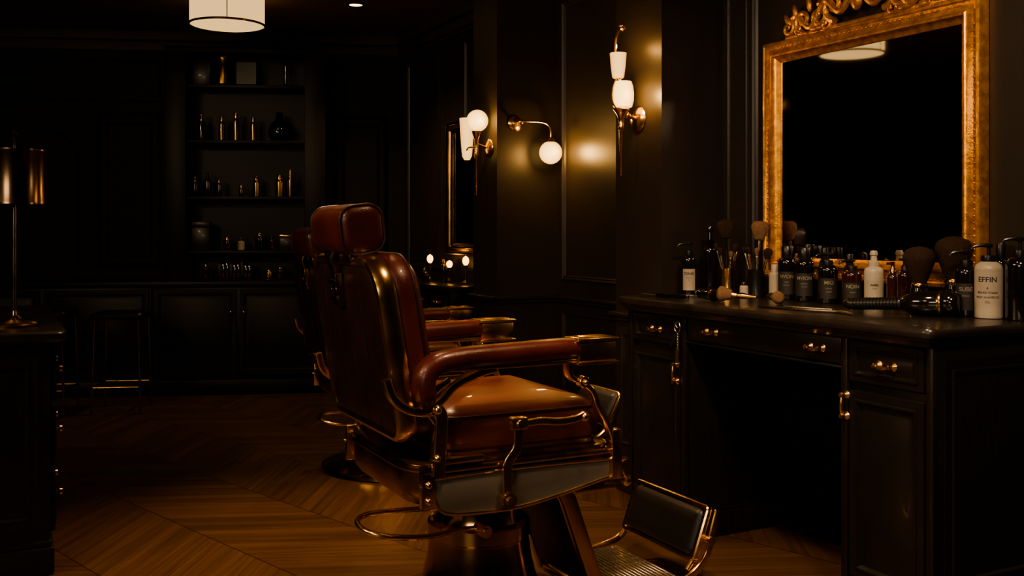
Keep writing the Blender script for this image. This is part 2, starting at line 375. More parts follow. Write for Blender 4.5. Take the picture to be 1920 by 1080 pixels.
bottle('amber_bottle',cp(.45,.835),.19,.020,'blkglass','black','cap',label='slim black bottle standing below the mirror')
# ------------------------------------------------------------ brushes & cups
def cup(loc,r,h_,m,label):
    b=B(); b.lathe([(0,0),(r*.92,0),(r*.95,.003),(r*.95,.008),(r*.9,.012),(r,h_-.004),(r*1.04,h_),(r*.96,h_),(r*.86,.016),(0,.012)],n=28)
    return b.obj('brush_cup',m,None,loc,label=label,category='cup')
def brush(loc,L,dirv,hm,fm,bm_,br,bl,label,name='makeup_brush',flat=1,hr=.005,group=None,fl=.5):
    d=Vector(dirv).normalized(); q=V(0,0,1).rotation_difference(d)
    o=root(name,loc,0,label,'brush',group,rot=q.to_euler())
    b=B(); b.lathe([(0,0),(hr*.6,.001),(hr*.8,L*.2),(hr*1.2,L*.55),(hr,L*.8)],n=14); b.obj('handle',hm,o)
    b=B(); b.lathe([(hr*.98,L*.78),(hr*1.1,L*.79),(hr*1.15,L*.97),(br*fl,L),(br*fl,L)],n=16); b.obj('ferrule',fm,o)
    b=B(); b.M=Matrix.Diagonal((1,flat,1,1)); b.lathe([(br*fl*.95,L-.002),(br*.8,L+bl*.3),(br,L+bl*.62),(br*.92,L+bl*.82),(br*.6,L+bl*.96),(0,L+bl)],n=22); b.obj('bristles',bm_,o)
    return o
g='makeup brushes standing in cups'
c1=cp(.345,1.235); cup(c1,.026,.105,'gold','small brass cup holding upright brushes')
c2=cp(.395,1.13); cup(c2,.030,.105,'black','black cup holding upright brushes')
z0=V(0,0,.018)
brush(c1+z0,.205,(-.03,0,1),'black','black','bristle',.036,.07,'large flat black fan brush in the brass cup',flat=.4,group=g)
brush(c1+z0+V(.006,0,0),.15,(.12,-.05,1),'black','steel','bristle',.012,.035,'slim dark brush with a steel ferrule in the cup',group=g)
brush(c1+z0+V(-.006,0,0),.14,(-.16,-.05,1),'gold','steel','bristle',.011,.03,'slim gold-handled brush in the cup',group=g)
brush(c1+z0+V(0,.006,0),.16,(-.24,.05,1),'steel','steel','bristle',.010,.03,'slim steel brush leaning out of the cup',group=g)
brush(c1+z0+V(0,-.006,0),.13,(.05,-.13,1),'steel','golddk','bristle2',.009,.026,'slim metal brush in the cup',group=g)
brush(c1+z0+V(.004,.004,0),.155,(.2,.0,1),'gold','gold','bristle',.008,.024,'slim brass brush in the cup',group=g)
brush(c2+z0,.20,(.06,.02,1),'black','steel','bristle2',.034,.07,'full fluffy brush with brown hair in the black cup',group=g,flat=.8)
brush(c2+z0+V(-.010,0,0),.145,(-.14,-.03,1),'gold','gold','bristle',.010,.03,'slim gold-handled brush in the black cup',group=g)
brush(c2+z0+V(.010,.004,0),.13,(.24,.02,1),'black','steel','bristle',.017,.04,'dark brush leaning out of the black cup',group=g)
brush(c2+z0+V(0,-.010,0),.14,(-.04,-.14,1),'steel','steel','bristle2',.009,.03,'slim steel brush in the black cup',group=g)
brush(c2+z0+V(-.004,.010,0),.15,(-.22,.10,1),'steel','steel','bristle',.009,.026,'slim steel brush in the black cup',group=g)
brush(cp(.16,.86)+V(0,0,.022),.085,WV(-.09,.10)-WV(0,0)+V(0,0,.012),'golddk','gold','bristle2',.027,.05,'rounded tan powder brush lying on the counter',hr=.009,fl=.6)
brush(cp(.25,.90)+V(0,0,.022),.085,WV(-.05,-.10)-WV(0,0)+V(0,0,.002),'black','gold','bristle2',.022,.055,'short black and gold brush lying on the counter',hr=.012,fl=.7)
def shavebrush(loc,sc,label):
    o=root('shaving_brush',loc,0,label,'brush')
    b=B(); b.M=Matrix.Scale(sc,4); b.lathe([(0,0),(.024,0),(.026,.004),(.022,.012),(.014,.026),(.017,.042),(.021,.05),(.019,.058)],n=28); b.obj('handle','blkglass',o)
    b=B(); b.M=Matrix.Scale(sc,4); b.lathe([(.018,.056),(.019,.062),(.0185,.068),(.017,.07)],n=28); b.obj('ferrule','golddk',o)
    b=B(); b.M=Matrix.Scale(sc,4); b.lathe([(.015,.066),(.026,.095),(.036,.122),(.037,.135),(.030,.147),(.015,.154),(0,.156)],n=32); b.obj('bristles','bristle',o)
shavebrush(cp(.37,.36),1.3,'large shaving brush with dense brown bristles and black handle')
shavebrush(cp(.445,.295),1.5,'taller shaving brush with dark bristles beside the mirror')
a0=cp(.30,.17)+V(0,0,.043); a1=cp(.17,.47)+V(0,0,.026)
dv=(a1-a0); Lc=dv.length; q=V(0,0,1).rotation_difference(dv.normalized())
o=root('hair_clipper',a0,0,'black barrel-shaped hair clipper lying on the counter','hair clipper',rot=q.to_euler())
b=B(); b.lathe([(0,-.012),(.026,-.010),(.034,0),(.037,.01),(.037,.03),(.034,.034),(.037,.038),(.037,.10),(.033,.125),(.024,.145),(.018,.155)],n=32); b.obj('barrel','blkglass',o)
b=B(); b.lathe([(.0375,.036),(.038,.038),(.038,.044),(.0375,.046)],n=32); b.obj('ring','golddk',o)
b=B(); pr=[(.016,.15)]
zz=.155
while zz<Lc-.03: pr+=[(.019,zz),(.019,zz+.005),(.0165,zz+.006),(.0165,zz+.009)]; zz+=.01
pr+=[(.016,Lc-.02),(.019,Lc-.015),(.012,Lc)]
b.lathe(pr,n=20); b.obj('ribbed_handle','black',o)
def comb(loc,rz,L,m,label):
    b=B(); b.box(-L/2,L/2,.004,.014,0,.004,.001)
    n=int(L/.0045)
    for i in range(n): x=-L/2+.004+i*(L-.008)/n; b.box(x,x+.002,-.014,.005,.0005,.0035,0)
    b.obj('comb',m,None,loc,(0,0,rz),label=label,category='comb')
comb(cp(.17,.62)+V(0,0,.001),TH+1.9,.17,'steel','steel barber comb lying flat on the counter')
comb(cp(.08,.66)+V(0,0,.001),TH+1.7,.15,'black','black comb lying flat on the counter')
def razor(loc,rz,label):
    o=root('straight_razor',loc,rz,label,'razor')
    b=B(); b.prism([(-.08,-.008),(.0,-.012),(.075,-.009),(.082,0),(.075,.010),(.0,.009),(-.08,.007),(-.086,0)],'z',.001,.015,.003); b.obj('handle','blkglass',o)
    b=B(); b.prism([(.07,-.006),(.15,-.016),(.158,.004),(.15,.009),(.07,.006)],'z',.006,.010,.001); b.obj('blade','steel',o)
razor(cp(.07,1.22),TH+1.75,'folding straight razor with black handle lying open')
o=root('hair_trimmer',cp(.12,1.07),TH+1.35,'slim black electric trimmer lying on the counter','hair trimmer')
b=B(); b.lathe([(0,-.075),(.015,-.073),(.020,-.05),(.0195,.02),(.015,.05),(.018,.062),(.016,.068)],(0,0,.0215),20,'x'); b.obj('trimmer_body','blkglass',o)
b=B(); b.box(.066,.084,-.018,.018,.010,.030,.002); b.obj('blade_head','steel',o)
b=B(); b.lathe([(.0205,-.045),(.0212,-.043),(.0212,-.036),(.0205,-.034)],(0,0,.0215),20,'x'); b.obj('ring','gold',o)
# braided cord
b=B(); n_=60; cpts=[WV(.09+.02*math.sin(i/n_*6.0),.36+.24*i/n_,CN+.006) for i in range(n_+1)]
b.tube([p_-V0 for p_ in cpts],[.0055 if i%2 else .0042 for i in range(n_+1)],8); b.obj('braided_cord','steel',None,V0,label='thin grey braided cord lying across the counter',category='cord')
o=root('scissors',cp(.20,1.20),TH+2.2,'steel barber scissors lying open on the counter','scissors')
for s_ in (-1,1):
    b=B(); b.M=Matrix.Rotation(s_*.12,4,'Z'); z_=.002 if s_<0 else .0055
    b.prism([(-.005,-.004),(.085,-.001),(.09,.001),(.0,.005),(-.05,.004),(-.05,.0)],'z',z_,z_+.003); b.tube([(-.066+.017*math.cos(a*math.pi/8),s_*-.004+.013*math.sin(a*math.pi/8),z_+.002) for a in range(16)],.0028,6,True); b.obj('blade','steel',o)
# ------------------------------------------------------------ vanity
v=root('vanity_desk',V0,TH,'black panelled kneehole vanity desk with brass pulls','desk')
b=B(); b.loft([ring('z',z,.54,1.46,.03,i,(.2275,.7015)) for z,i in ((.795,.030),(.805,.022),(.812,.012),(.818,.012),(.820,.003),(.828,0),(.838,0),(.8445,.005),(.845,.012))]); b.obj('tabletop','top',v)
def carc(y0,y1):
    b=B(); b.box(.02,.485,y0,y1,.09,.80,.003); b.box(.01,.485,y0-.006,y1+.006,0,.09,.006); b.box(.014,.485,y0-.004,y1+.004,.09,.105,.006)
    b.box(.0,.022,y0,y0+.024,.1,.80,.003); b.box(.0,.022,y1-.024,y1,.1,.80,.003)
    b.obj('cabinet_body','blkwood',v)
carc(.0,.318); carc(1.048,1.403)
b=B(); b.box(.03,.46,.315,1.05,.705,.80,.002); b.obj('apron','blkwood',v)
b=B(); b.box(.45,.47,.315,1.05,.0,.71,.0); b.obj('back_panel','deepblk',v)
b=B(); b.M=Matrix.Rotation(math.pi/2,4,'Z'); b.panel(-.47,-.04,.14,.76,.004,.008,1.2); b.obj('side_panel','blkwood',v)
def pull(y,z,x,par,vert=False,L=.05):
    b=B()
    for s_ in (-1,1):
        c=(x,y+(0 if vert else s_*L/2),z+(s_*L/2 if vert else 0))
        b.lathe([(.012,0),(.013,-.003),(.009,-.006),(.004,-.010),(.004,-.018),(.008,-.022),(.007,-.026),(0,-.028)],c,16,'x')
    pts=[]
    for i in range(9):
        k=-1+2*i/8; u=k*L/2; bow=-.006*math.cos(k*math.pi/2)
        pts.append((x-.020+bow*.4,y,z+u) if vert else (x-.020,y+u,z+bow))
    b.tube(pts,[.004,.0045,.0055,.0062,.0066,.0062,.0055,.0045,.004],10)
    b.obj('pull_handle','gold',par)
def drawer(y0,y1,z0,z1,pulls,k=.8):
    b=B(); b.panel(y0,y1,z0,z1,.022,.02,k); d=b.obj('drawer','blkwood',v)
    for p_ in pulls: pull(p_,(z0+z1)/2,.004,d)
drawer(.03,.288,.672,.785,[.155]); drawer(1.078,1.373,.685,.785,[1.225])
b=B(); b.box(.008,.03,.325,1.042,.712,.79,.004); d=b.obj('drawer','blkwood',v)
pull(.42,.752,.008,d); pull(.91,.752,.008,d)
def vdoor(y0,y1,z0,z1,hy,hz):
    b=B(); b.panel(y0,y1,z0,z1,.022,.02,1.0); d=b.obj('door','blkwood',v); pull(hy,hz,.004,d,True,.06)
vdoor(.03,.288,.12,.645,.298,.60); vdoor(1.078,1.373,.12,.66,1.095,.59)
b=B(); b.box(.004,.03,.02,1.385,.788,.797,.003); b.box(.004,.03,.316,1.05,.700,.708,.003); b.obj('moulding','blkwood',v)
k=root('key_ring',WV(-.02,1.065,.775),TH,'metal key ring with a tag hanging from the drawer','keys')
b=B(); b.tube([(0,.016*math.cos(a*math.pi/8),-.02+.02*math.sin(a*math.pi/8)) for a in range(16)],.0018,6,True); b.tube(cr([(0,0,0),(-.002,.006,-.012),(0,.0,-.022)],4),.002,6)
b.obj('ring','steel',k)
b=B(); 
for i in range(5): b.tube([(0.0,.004*math.cos(a*math.pi/4),-.046-.010*i+.006*math.sin(a*math.pi/4)) for a in range(8)],.0012,5,True)
b.obj('chain','steel',k)
b=B(); b.loft([ring('x',x,.018,.055,.008,i,(0,-.12)) for x,i in ((-.003,.002),(-.002,0),(.002,0),(.003,.002))]); b.obj('tag','steel',k)
b=B(); b.prism([(.014,-.045),(.040,-.085),(.030,-.095),(.006,-.06)],'x',-.005,-.001,.001); b.obj('leather_fob','blkl',k)
# ------------------------------------------------------------ mirrors
def mirror(t0,t1,z0,z1,label,crest,fm='frame'):
    w=(t1-t0)/2; H=z1-z0
    r=root('wall_mirror',WV(.498,(t0+t1)/2,z0),TH,label,'mirror')
    b=B(); pr=[(0,.0),(0,.03),(.006,.038),(.014,.040),(.020,.034),(.030,.030),(.044,.036),(.052,.044),(.058,.042),(.062,.030),(.070,.024),(.080,.018),(.080,.0)]
    b.loft([rect('x',-p_,-w,w,0,H,i) for i,p_ in pr],False,False)
    for sgn in (-1,1):
        n=int(H/.02)
        for i in range(4,n-3): b.sph((-.031,sgn*(w-.026),i*.02+.005),.0045,u=8,v=6)
    n=int(2*w/.02)
    for zz in (.026,H-.026):
        for i in range(4,n-3): b.sph((-.031,-w+i*.02+.005,zz),.0045,u=8,v=6)
    b.obj('frame',fm,r)
    b=B(); b.box(-.014,-.002,-w+.07,w-.07,.07,H-.07,0); b.obj('mirror_glass','mirror',r)
    if crest:
        b=B()
        def spiral(cy,cz,R,turns,a0,sg,r0,r1):
            pts=[];n=26
            for i in range(n):
                f=i/(n-1); a=a0+sg*f*turns*2*math.pi; rr=R*(1-f*.85)
                pts.append((-.03-.012*f,cy+rr*math.cos(a),cz+rr*math.sin(a)))
            b.tube(pts,[r0+(r1-r0)*i/(n-1) for i in range(n)],8)
        for s_ in (-1,1):
            for (cy,cz,R,tn,a0,r0) in ((.335,.035,.030,1.4,1.57,.011),(.26,.05,.042,1.3,-1.57,.013),(.185,.055,.045,1.3,1.57,.013),(.11,.075,.05,1.3,-1.57,.014),(.04,.11,.045,1.2,1.57,.013),(.29,.02,.022,1.1,0,.008),(.15,.02,.02,1.2,3.1,.008)):
                a=a0 if s_>0 else math.pi-a0
                spiral(s_*cy,H+cz,R,tn,a,s_,r0,.005)
            b.tube(cr([(-.025,s_*.36,H+.03),(-.03,s_*.30,H+.075),(-.035,s_*.22,H+.02),(-.035,s_*.15,H+.10),(-.04,s_*.07,H+.05),(-.04,0,H+.15)],6),[.012,.014],8)
            for (ly,lz,an) in ((.34,.065,.6),(.30,.09,.3),(.23,.105,.2),(.16,.13,.3),(.09,.155,.2),(.2,.012,1.5),(.27,.005,1.4)):
                b.M=Matrix.Translation((-.035,s_*ly,H+lz))@Matrix.Rotation(-s_*an,4,'X'); b.sph((0,0,0),.03,(.3,.38,1),12,8); b.M=Matrix.Identity(4)
        b.box(-.032,-.004,-.36,.36,H-.004,H+.012,.004)
        b.sph((-.04,0,H+.08),.035,(.4,.8,1.2)); b.obj('crest','frame',r)
mirror(.215,1.175,.915,1.81,'large gilded wall mirror with carved scroll crest above the vanity',True)
mirror(3.42,4.24,.93,1.80,'dull gilt framed wall mirror above the far dressing table',False,'golddk')
# ------------------------------------------------------------ barber chair
def chair(loc,label):
    R=root('barber_chair',loc,TH,label,'chair','vintage barber chairs')
    b=B(); b.lathe([(0,0),(.33,0),(.338,.006),(.335,.018),(.31,.030),(.25,.042),(.205,.062),(.178,.09),(.162,.12),(.152,.16),(.142,.225),(.142,.232),(.147,.236),(.147,.272),(.142,.277),(.130,.281),(.122,.30),(.120,.40)],n=64); b.obj('pedestal','pedm',R)
    b=B(); b.tube(cr([(-.05,-.125,.285),(-.12,-.135,.292),(-.22,-.15,.292),(-.32,-.15,.305),(-.375,-.12,.318),(-.38,-.05,.325),(-.34,-.01,.33),(-.26,-.01,.33),(-.14,-.02,.325),(-.10,-.02,.32)],6),.0075,10)
    b.cyl((-.055,-.115,.285),(-.055,-.165,.285),.017); b.cyl((-.055,-.16,.285),(-.055,-.172,.285),.010)
    b.obj('pump_lever','gold',R)
    rr_=(.05,.12,.12,.05)
    b=B(); b.loft([ring('z',z,.58,.575,rr_,i,(-.02,0),8) for z,i in ((.388,.09),(.392,.045),(.402,.020),(.42,.006),(.44,.0),(.486,.0),(.489,-.006),(.496,-.008),(.502,-.006),(.504,.004),(.508,.004),(.511,-.003),(.517,-.003),(.520,.005),(.522,.03))]); b.obj('seat_frame','golddk',R)
    for s_ in (-1,1):
        pl=[(-.262,.482),(-.262,.43),(-.245,.400),(-.205,.388),(-.13,.383),(-.05,.382),(.03,.390),(.13,.407),(.22,.425),(.262,.434),(.268,.46),(.262,.478)]
        y0,y1=(-.301,-.288) if s_<0 else (.288,.301)
        b=B(); b.prism(pl,'y',y0,y1,.002); p=b.obj('side_plate','grey',R)
        cl=[(q.x,q.y) for q in cr([V(a_,c_,0) for a_,c_ in pl],3,True)]
        b=B(); b.tube([(u,s_*.300,w_) for u,w_ in cl],.0055,8,True)
        b.box(-.30,-.262,s_*.296-.010,s_*.296+.010,.41,.515,.004); b.sph((-.282,s_*.308,.47),.009); b.sph((-.282,s_*.308,.43),.009)
        b.box(-.295,.275,s_*.297-.010,s_*.297+.010,.494,.508,.004); b.obj('plate_trim','gold',R)
    b=B(); b.loft([ring('z',z,.465,.50,.05,i,(.02,0),6) for z,i in ((.518,.006),(.522,.0),(.528,.0),(.532,.004))]); b.obj('cushion_base','gold',R)
    b=B(); b.loft([ring('z',z,.475,.515,.055,i,(.018,0),8) for z,i in ((.531,.014),(.537,.003),(.56,-.006),(.59,-.005),(.612,.002),(.626,.012),(.635,.028),(.643,.055),(.650,.095),(.655,.14),(.658,.19))])
    s=b.obj('seat_cushion','seatl',R)
    b=B(); b.tube(ring('z',.617,.475,.515,.055,.001,(.018,0),8),.0045,8,True); b.obj('piping','piping',s)
    MB=Matrix.Translation((-.335,0,.568))@Matrix.Rotation(math.radians(-9.3),4,'Y')
    W,H=.55,.465; cc=(0,H/2); rad=(.10,.10,.055,.055)
    b=B(); b.M=MB; b.loft([ring('x',x,W,H,rad,i,cc,8) for x,i in ((.02,.005),(.006,.012),(-.004,.03),(-.010,.07),(-.013,.13))])
    for y in (-.15,-.05,.05,.15):
        b.tube(cr([(-.004,y,.03),(-.0125,y,.12),(-.0135,y,.32),(-.004,y,.435)],5),.0022,8)
    b.obj('backrest_panel','leatherdk',R)
    b=B(); b.M=MB; b.loft([ring('x',x,W,H,rad,i,cc,8) for x,i in ((-.004,.020),(-.008,.010),(-.004,.0),(.008,-.006),(.030,-.007),(.042,-.002),(.044,.010),(.030,.018))],loop=True); b.obj('backrest_trim','gold',R)
    b=B(); b.M=MB; b.loft([ring('x',x,W,H,rad,i,cc,8) for x,i in ((.030,.016),(.046,.006),(.060,.0),(.084,.002),(.103,.012),(.117,.032),(.128,.065),(.135,.105),(.139,.15),(.140,.2))]); bc=b.obj('backrest_cushion','leather',R)
    b=B(); b.M=MB; b.tube(ring('x',.096,W,H,rad,.006,cc,8),.004,8,True); b.obj('piping','piping',bc)
    b=B(); b.M=MB
    b.box(-.030,-.010,-.022,.022,.335,.425,.004); b.box(-.036,-.028,-.030,.030,.35,.365,.003); b.box(-.036,-.028,-.030,.030,.395,.41,.003); b.lathe([(.009,0),(.009,-.006),(0,-.008)],(-.034,0,.38),14,'x')
    b.box(-.012,.055,-.11,.11,.452,.478,.008)
    for y in (-.045,.045): b.box(.004,.028,y-.012,y+.012,.46,.53,.004)
    b.sweep(cr([(-.022,0,.42),(-.03,0,.46),(-.01,0,.495),(.01,0,.51)],5),rrect(.03,.006,.002,2)); b.obj('headrest_bracket','golddk',R)
    MH=Matrix.Translation((-.392,0,1.100))@Matrix.Rotation(math.radians(-7),4,'Y')
    b=B(); b.M=MH; b.loft([ring('y',y,.118,.128,.042,i,(0,0),8) for y,i in ((-.140,.045),(-.139,.025),(-.135,.010),(-.128,.002),(-.118,.0),(-.06,-.002),(0,-.003),(.06,-.002),(.118,.0),(.128,.002),(.135,.010),(.139,.025),(.140,.045))]); hh=b.obj('headrest','leather',R)
    for y in (-.129,.129):
        b=B(); b.M=MH; b.tube(ring('y',y,.118,.128,.042,.001,(0,0),8),.0038,8,True)
        b.obj('piping','piping',hh)
    for s_ in (-1,1):
        Y=s_*.30
        sec=rrect(.074,.052,.024,5)
        path=cr([(-.278,Y,.668),(-.292,Y,.705),(-.288,Y,.742),(-.255,Y,.768),(-.18,Y,.778),(-.05,Y,.782),(.06,Y,.785),(.138,Y,.786)],5)
        n=len(path); sc=[min(1,.55+.45*min(1,i/3)) if i<4 else (1 if i<n-2 else .96) for i in range(n)]
        b=B(); b.sweep(path,sec,(0,1,0),sc); b.obj('armrest_pad','leather',R)
        b=B(); b.box(.134,.25,Y-.034,Y+.034,.748,.802,.006); b.box(.128,.256,Y-.040,Y+.040,.803,.812,.003); b.box(.150,.238,Y-.026,Y+.026,.8115,.8145,.001)
        b.box(.128,.256,Y-.039,Y+.039,.742,.750,.003); b.box(-.23,.14,Y-.018,Y+.018,.746,.758,.003); b.obj('armrest_cap','gold',R)
        fs=rrect(.030,.016,.005,3)
        b=B(); b.sweep(cr([(.118,Y,.745),(.124,Y,.712),(.158,Y,.692),(.19,Y,.668),(.208,Y,.625),(.232,Y,.588),(.252,Y,.545),(.266,Y,.49),(.268,Y,.43)],5),fs); b.lathe([(.014,-.012),(.016,-.01),(.016,.01),(.014,.012)],(.158,Y+s_*.012,.695),16,'y'); b.sph((.158,Y+s_*.026,.695),.008); b.box(.248,.280,Y-.018,Y+.014,.425,.56,.005)
        b.sweep(cr([(.262,Y,.47),(.283,Y,.455),(.30,Y,.425),(.312,Y*.95,.412)],5),rrect(.022,.012,.004,3)); b.sph((.315,Y*.95,.41),.016)
        b.obj('arm_support','gold',R)
        b=B(); b.sweep(cr([(-.388,Y*.97,.735),(-.372,Y*.99,.69),(-.335,Y,.660),(-.29,Y,.652),(-.25,Y,.676),(-.21,Y,.712),(-.15,Y,.735),(-.10,Y,.746)],5),rrect(.03,.022,.006,3))
        b.sweep(cr([(-.30,Y,.655),(-.262,Y,.655),(-.248,Y,.63),(-.252,Y,.56),(-.256,Y,.49)],5),rrect(.026,.036,.006,3))
        b.sweep(cr([(-.262,Y,.62),(-.29,Y,.665),(-.262,Y,.70),(-.225,Y,.725)],5),rrect(.02,.012,.004,3)); b.sph((-.262,Y+s_*.016,.655),.012); b.sph((-.262,Y+s_*.016,.535),.009)
        b.box(-.275,-.13,Y-.012,Y+.012,.515,.532,.004); b.obj('arm_bracket','gold',R)
    b=B(); yl=-.325
    b.sweep(cr([(-.045,yl,.60),(-.042,yl,.565),(-.05,yl,.535),(-.072,yl,.505),(-.074,yl,.46),(-.072,yl,.405)],6),rrect(.009,.026,.003,3)); b.cyl((-.072,-.296,.412),(-.072,-.338,.412),.020,n=20); b.cyl((-.072,-.33,.412),(-.072,-.345,.412),.010,n=14)
    b.box(-.068,-.022,yl-.018,yl+.012,.590,.622,.005); b.cyl((-.045,-.29,.606),(-.045,-.35,.606),.011)
    b.sweep(cr([(-.03,yl-.006,.604),(.02,yl-.006,.606),(.07,yl-.006,.600),(.12,yl-.006,.602),(.150,yl-.006,.612)],6),rrect(.012,.020,.005,3)); b.sph((.152,yl-.006,.606),.013); b.obj('recline_lever','gold',R)
    b=B()
    for y in (-.16,.16): b.sweep([(.17,y,.395),(.20,y,.34),(.305,y,.05)],rrect(.030,.044,.004,2))
    b.box(.14,.275,-.30,.30,.392,.412,.005); b.box(.285,.325,-.18,.18,.036,.058,.004); b.obj('footrest_arm','gold',R)
    b=B(); b.M=Matrix.Translation((.245,0,.205))@Matrix.Rotation(math.radians(-19.5),4,'Y'); b.loft([ring('x',x,.285,.27,.02,i,(0,0)) for x,i in ((-.018,.012),(-.014,.003),(.0,0),(.014,.003),(.018,.012))]); b.obj('calf_panel','leatherdk',R)
    b=B(); b.loft([ring('z',z,.27,.36,.02,i,(.455,0)) for z,i in ((.045,.004),(.049,0),(.060,0),(.062,.004))])
    for i in range(17): x=.335+i*.0146; b.box(x,x+.007,-.165,.165,.061,.067,.001,1)
    for i in range(9): y=-.16+i*.04; b.box(.33,.58,y-.002,y+.002,.061,.065,0)
    b.obj('foot_plate','steel',R)
    MP=Matrix.Translation((.655,0,.185))@Matrix.Rotation(math.radians(21),4,'Y')
    b=B(); b.M=MP; b.loft([ring('x',x,.385,.172,.016,i,(0,0)) for x,i in ((.0,.0),(-.012,0),(-.016,.004),(-.016,.012),(-.008,.014),(.0,.016))],loop=True); b.box(.0,.006,-.19,.19,-.083,.083,.002); fr=b.obj('footrest_frame','gold',R)
    b=B(); b.M=MP; b.loft([ring('x',x,.35,.138,.02,i,(0,0)) for x,i in ((.0,.0),(-.014,0),(-.021,.006),(-.026,.018),(-.028,.04))]); b.obj('footrest_pad','blkl',fr)
    for s_ in (-1,1):
        b=B(); y=s_*.20; b.sweep(cr([(.44,s_*.185,.052),(.53,y,.058),(.60,y,.075),(.655,y,.12),(.675,y,.18),(.70,y,.255)],5),rrect(.010,.022,.003,3)); b.cyl((.665,s_*.185,.17),(.665,s_*.215,.17),.014)
        b.cyl((.60,y*.9,.085),(.63,y*.9,.12),.009)
        b.obj('footrest_bracket','gold',R)
    ML=Matrix.Translation((.375,-.03,.575))@Matrix.Rotation(math.radians(28),4,'Y')
    b=B(); b.M=ML; b.loft([ring('x',x,.20,.095,.018,i,(0,0)) for x,i in ((.012,.008),(.006,0),(-.008,0),(-.014,.006),(-.018,.018))]); lr=b.obj('leg_rest','blkl',R)
    b=B(); b.M=ML; b.tube(ring('x',.0,.205,.10,.02,0,(0,0)),.0045,8,True); b.box(.010,.018,-.03,.03,-.02,.02,.003); b.M=Matrix.Identity(4)
    for y in (-.13,.07): b.sweep(cr([(.262,y,.50),(.31,y,.495),(.35,y,.52),(.375,y,.56),(.395,y,.61)],5),rrect(.014,.014,.004,3))
    b.obj('leg_rest_bracket','gold',lr)
    return R
O1=V(-.0946,2.851,0)
ch=chair(O1,'oxblood leather barber chair with polished gold frame and footrest')
def copy_tree(src,loc,label,dz,skip=()):
    r=src.copy(); COL.objects.link(r); r.location=loc; r['label']=label
    def rec(o,par,top):
        for c in list(o.children):
            if c.parent!=o: continue
            n=c.copy(); COL.objects.link(n); n.parent=par
            if top and c.name.split('.')[0] not in skip: n.location=V(*c.location)+V(0,0,dz)
            rec(c,n,False)
    rec(src,r,True); return r
copy_tree(ch,V(-.55,4.65,0),'matching oxblood barber chair standing at the next station',-.06,('pedestal',))
# ------------------------------------------------------------ lamps
def plight(par,loc,w,col=(1,.52,.15),r=.012):
    l=bpy.data.lights.new('lamp_light','POINT'); l.energy=w; l.color=col; l.shadow_soft_size=r
    o=bpy.data.objects.new('lamp_light',l); o.location=loc; o.parent=par; COL.objects.link(o); return o
s1=root('wall_sconce',WV(.19,1.61,1.553),TH,'brass double wall sconce with two frosted glass shades','wall lamp')
b=B(); b.lathe([(.052,0),(.054,-.004),(.046,-.012),(.030,-.018),(.018,-.022),(0,-.024)],(0,0,0),32,'x'); b.cyl((-.01,0,0),(-.085,0,.02),.008); b.sph((-.055,0,.012),.014); b.obj('wall_plate','gold',s1)
b=B(); b.lathe([(.003,-.235),(.007,-.23),(.009,-.05),(.012,-.045),(.012,-.03),(.009,-.02),(.013,.0),(.024,.022),(.034,.034),(.030,.04),(0,.04)],(-.085,0,0),20)
b.tube(cr([(-.085,0,.15),(-.100,0,.17),(-.112,0,.24),(-.112,0,.31),(-.100,0,.35),(-.082,0,.372),(-.075,0,.355)],6),.006,8); b.sph((-.082,0,.372),.017)
b.tube(cr([(-.085,0,.02),(-.125,0,.06),(-.122,0,.13),(-.104,0,.17)],5),.005,8); b.obj('stem','gold',s1)
b=B(); b.lathe([(.02,.038),(.038,.045),(.045,.07),(.046,.10),(.042,.13),(.036,.148),(.033,.148),(.038,.10),(.02,.045)],(-.078,0,0),28); b.obj('glass_shade','globe',s1)
b=B(); b.lathe([(.020,.160),(.024,.165),(.030,.21),(.034,.262),(.031,.262),(.02,.17)],(-.100,0,0),28); b.obj('glass_shade','globe2',s1)
plight(s1,(-.085,-.075,.09),2.4); plight(s1,(-.10,0,.29),.7)
s2=root('wall_sconce',WV(.14,2.91,1.526),TH,'brass torch wall sconce with a round opal globe','wall lamp')
b=B(); b.lathe([(.048,0),(.05,-.004),(.042,-.012),(.02,-.02),(0,-.022)],(0,0,0),28,'x'); b.cyl((-.01,0,0),(-.08,0,.02),.008); b.obj('wall_plate','gold',s2)
b=B(); b.lathe([(.003,-.25),(.007,-.245),(.009,-.05),(.013,-.04),(.009,-.02),(.010,.04),(.022,.07),(.026,.085),(0,.09)],(-.075,0,0),18); b.tube(cr([(-.075,0,.0),(-.10,.05,0),(-.10,.09,-.04),(-.10,.10,.0)],5),.005,8); b.obj('stem','gold',s2)
b=B(); b.sph((-.07,0,.14),.057,u=32,v=20); b.obj('glass_globe','globe',s2)
b=B(); b.lathe([(.015,-.06),(.026,-.04),(.03,.0),(.036,.08),(.040,.16),(.036,.155),(.02,-.03)],(-.09,.085,0),24); b.obj('glass_shade','globe2',s2)
plight(s2,(-.075,-.075,.13),2.0)
s3=root('swing_arm_lamp',WV(.245,2.82,1.65),TH,'brass swing-arm wall lamp with a hanging opal globe','wall lamp')
b=B(); b.lathe([(.040,0),(.042,-.004),(.034,-.014),(.016,-.02),(0,-.022)],(0,0,0),28,'y'); b.obj('wall_plate','gold',s3)
b=B(); b.tube(cr([(0,-.01,0),(0,-.07,.004),(.03,-.085,.006),(.11,-.085,.006),(.15,-.085,-.008),(.165,-.085,-.04),(.165,-.085,-.085)],6),.006,10); b.sph((0,-.07,.003),.013); b.lathe([(.008,-.07),(.02,-.08),(.026,-.10),(0,-.10)],(.165,-.085,0),20); b.obj('arm','gold',s3)
b=B(); b.sph((.165,-.085,-.150),.060,u=32,v=20); b.obj('glass_globe','globe',s3)
plight(s3,(.150,-.170,-.15),3.4,r=.03)
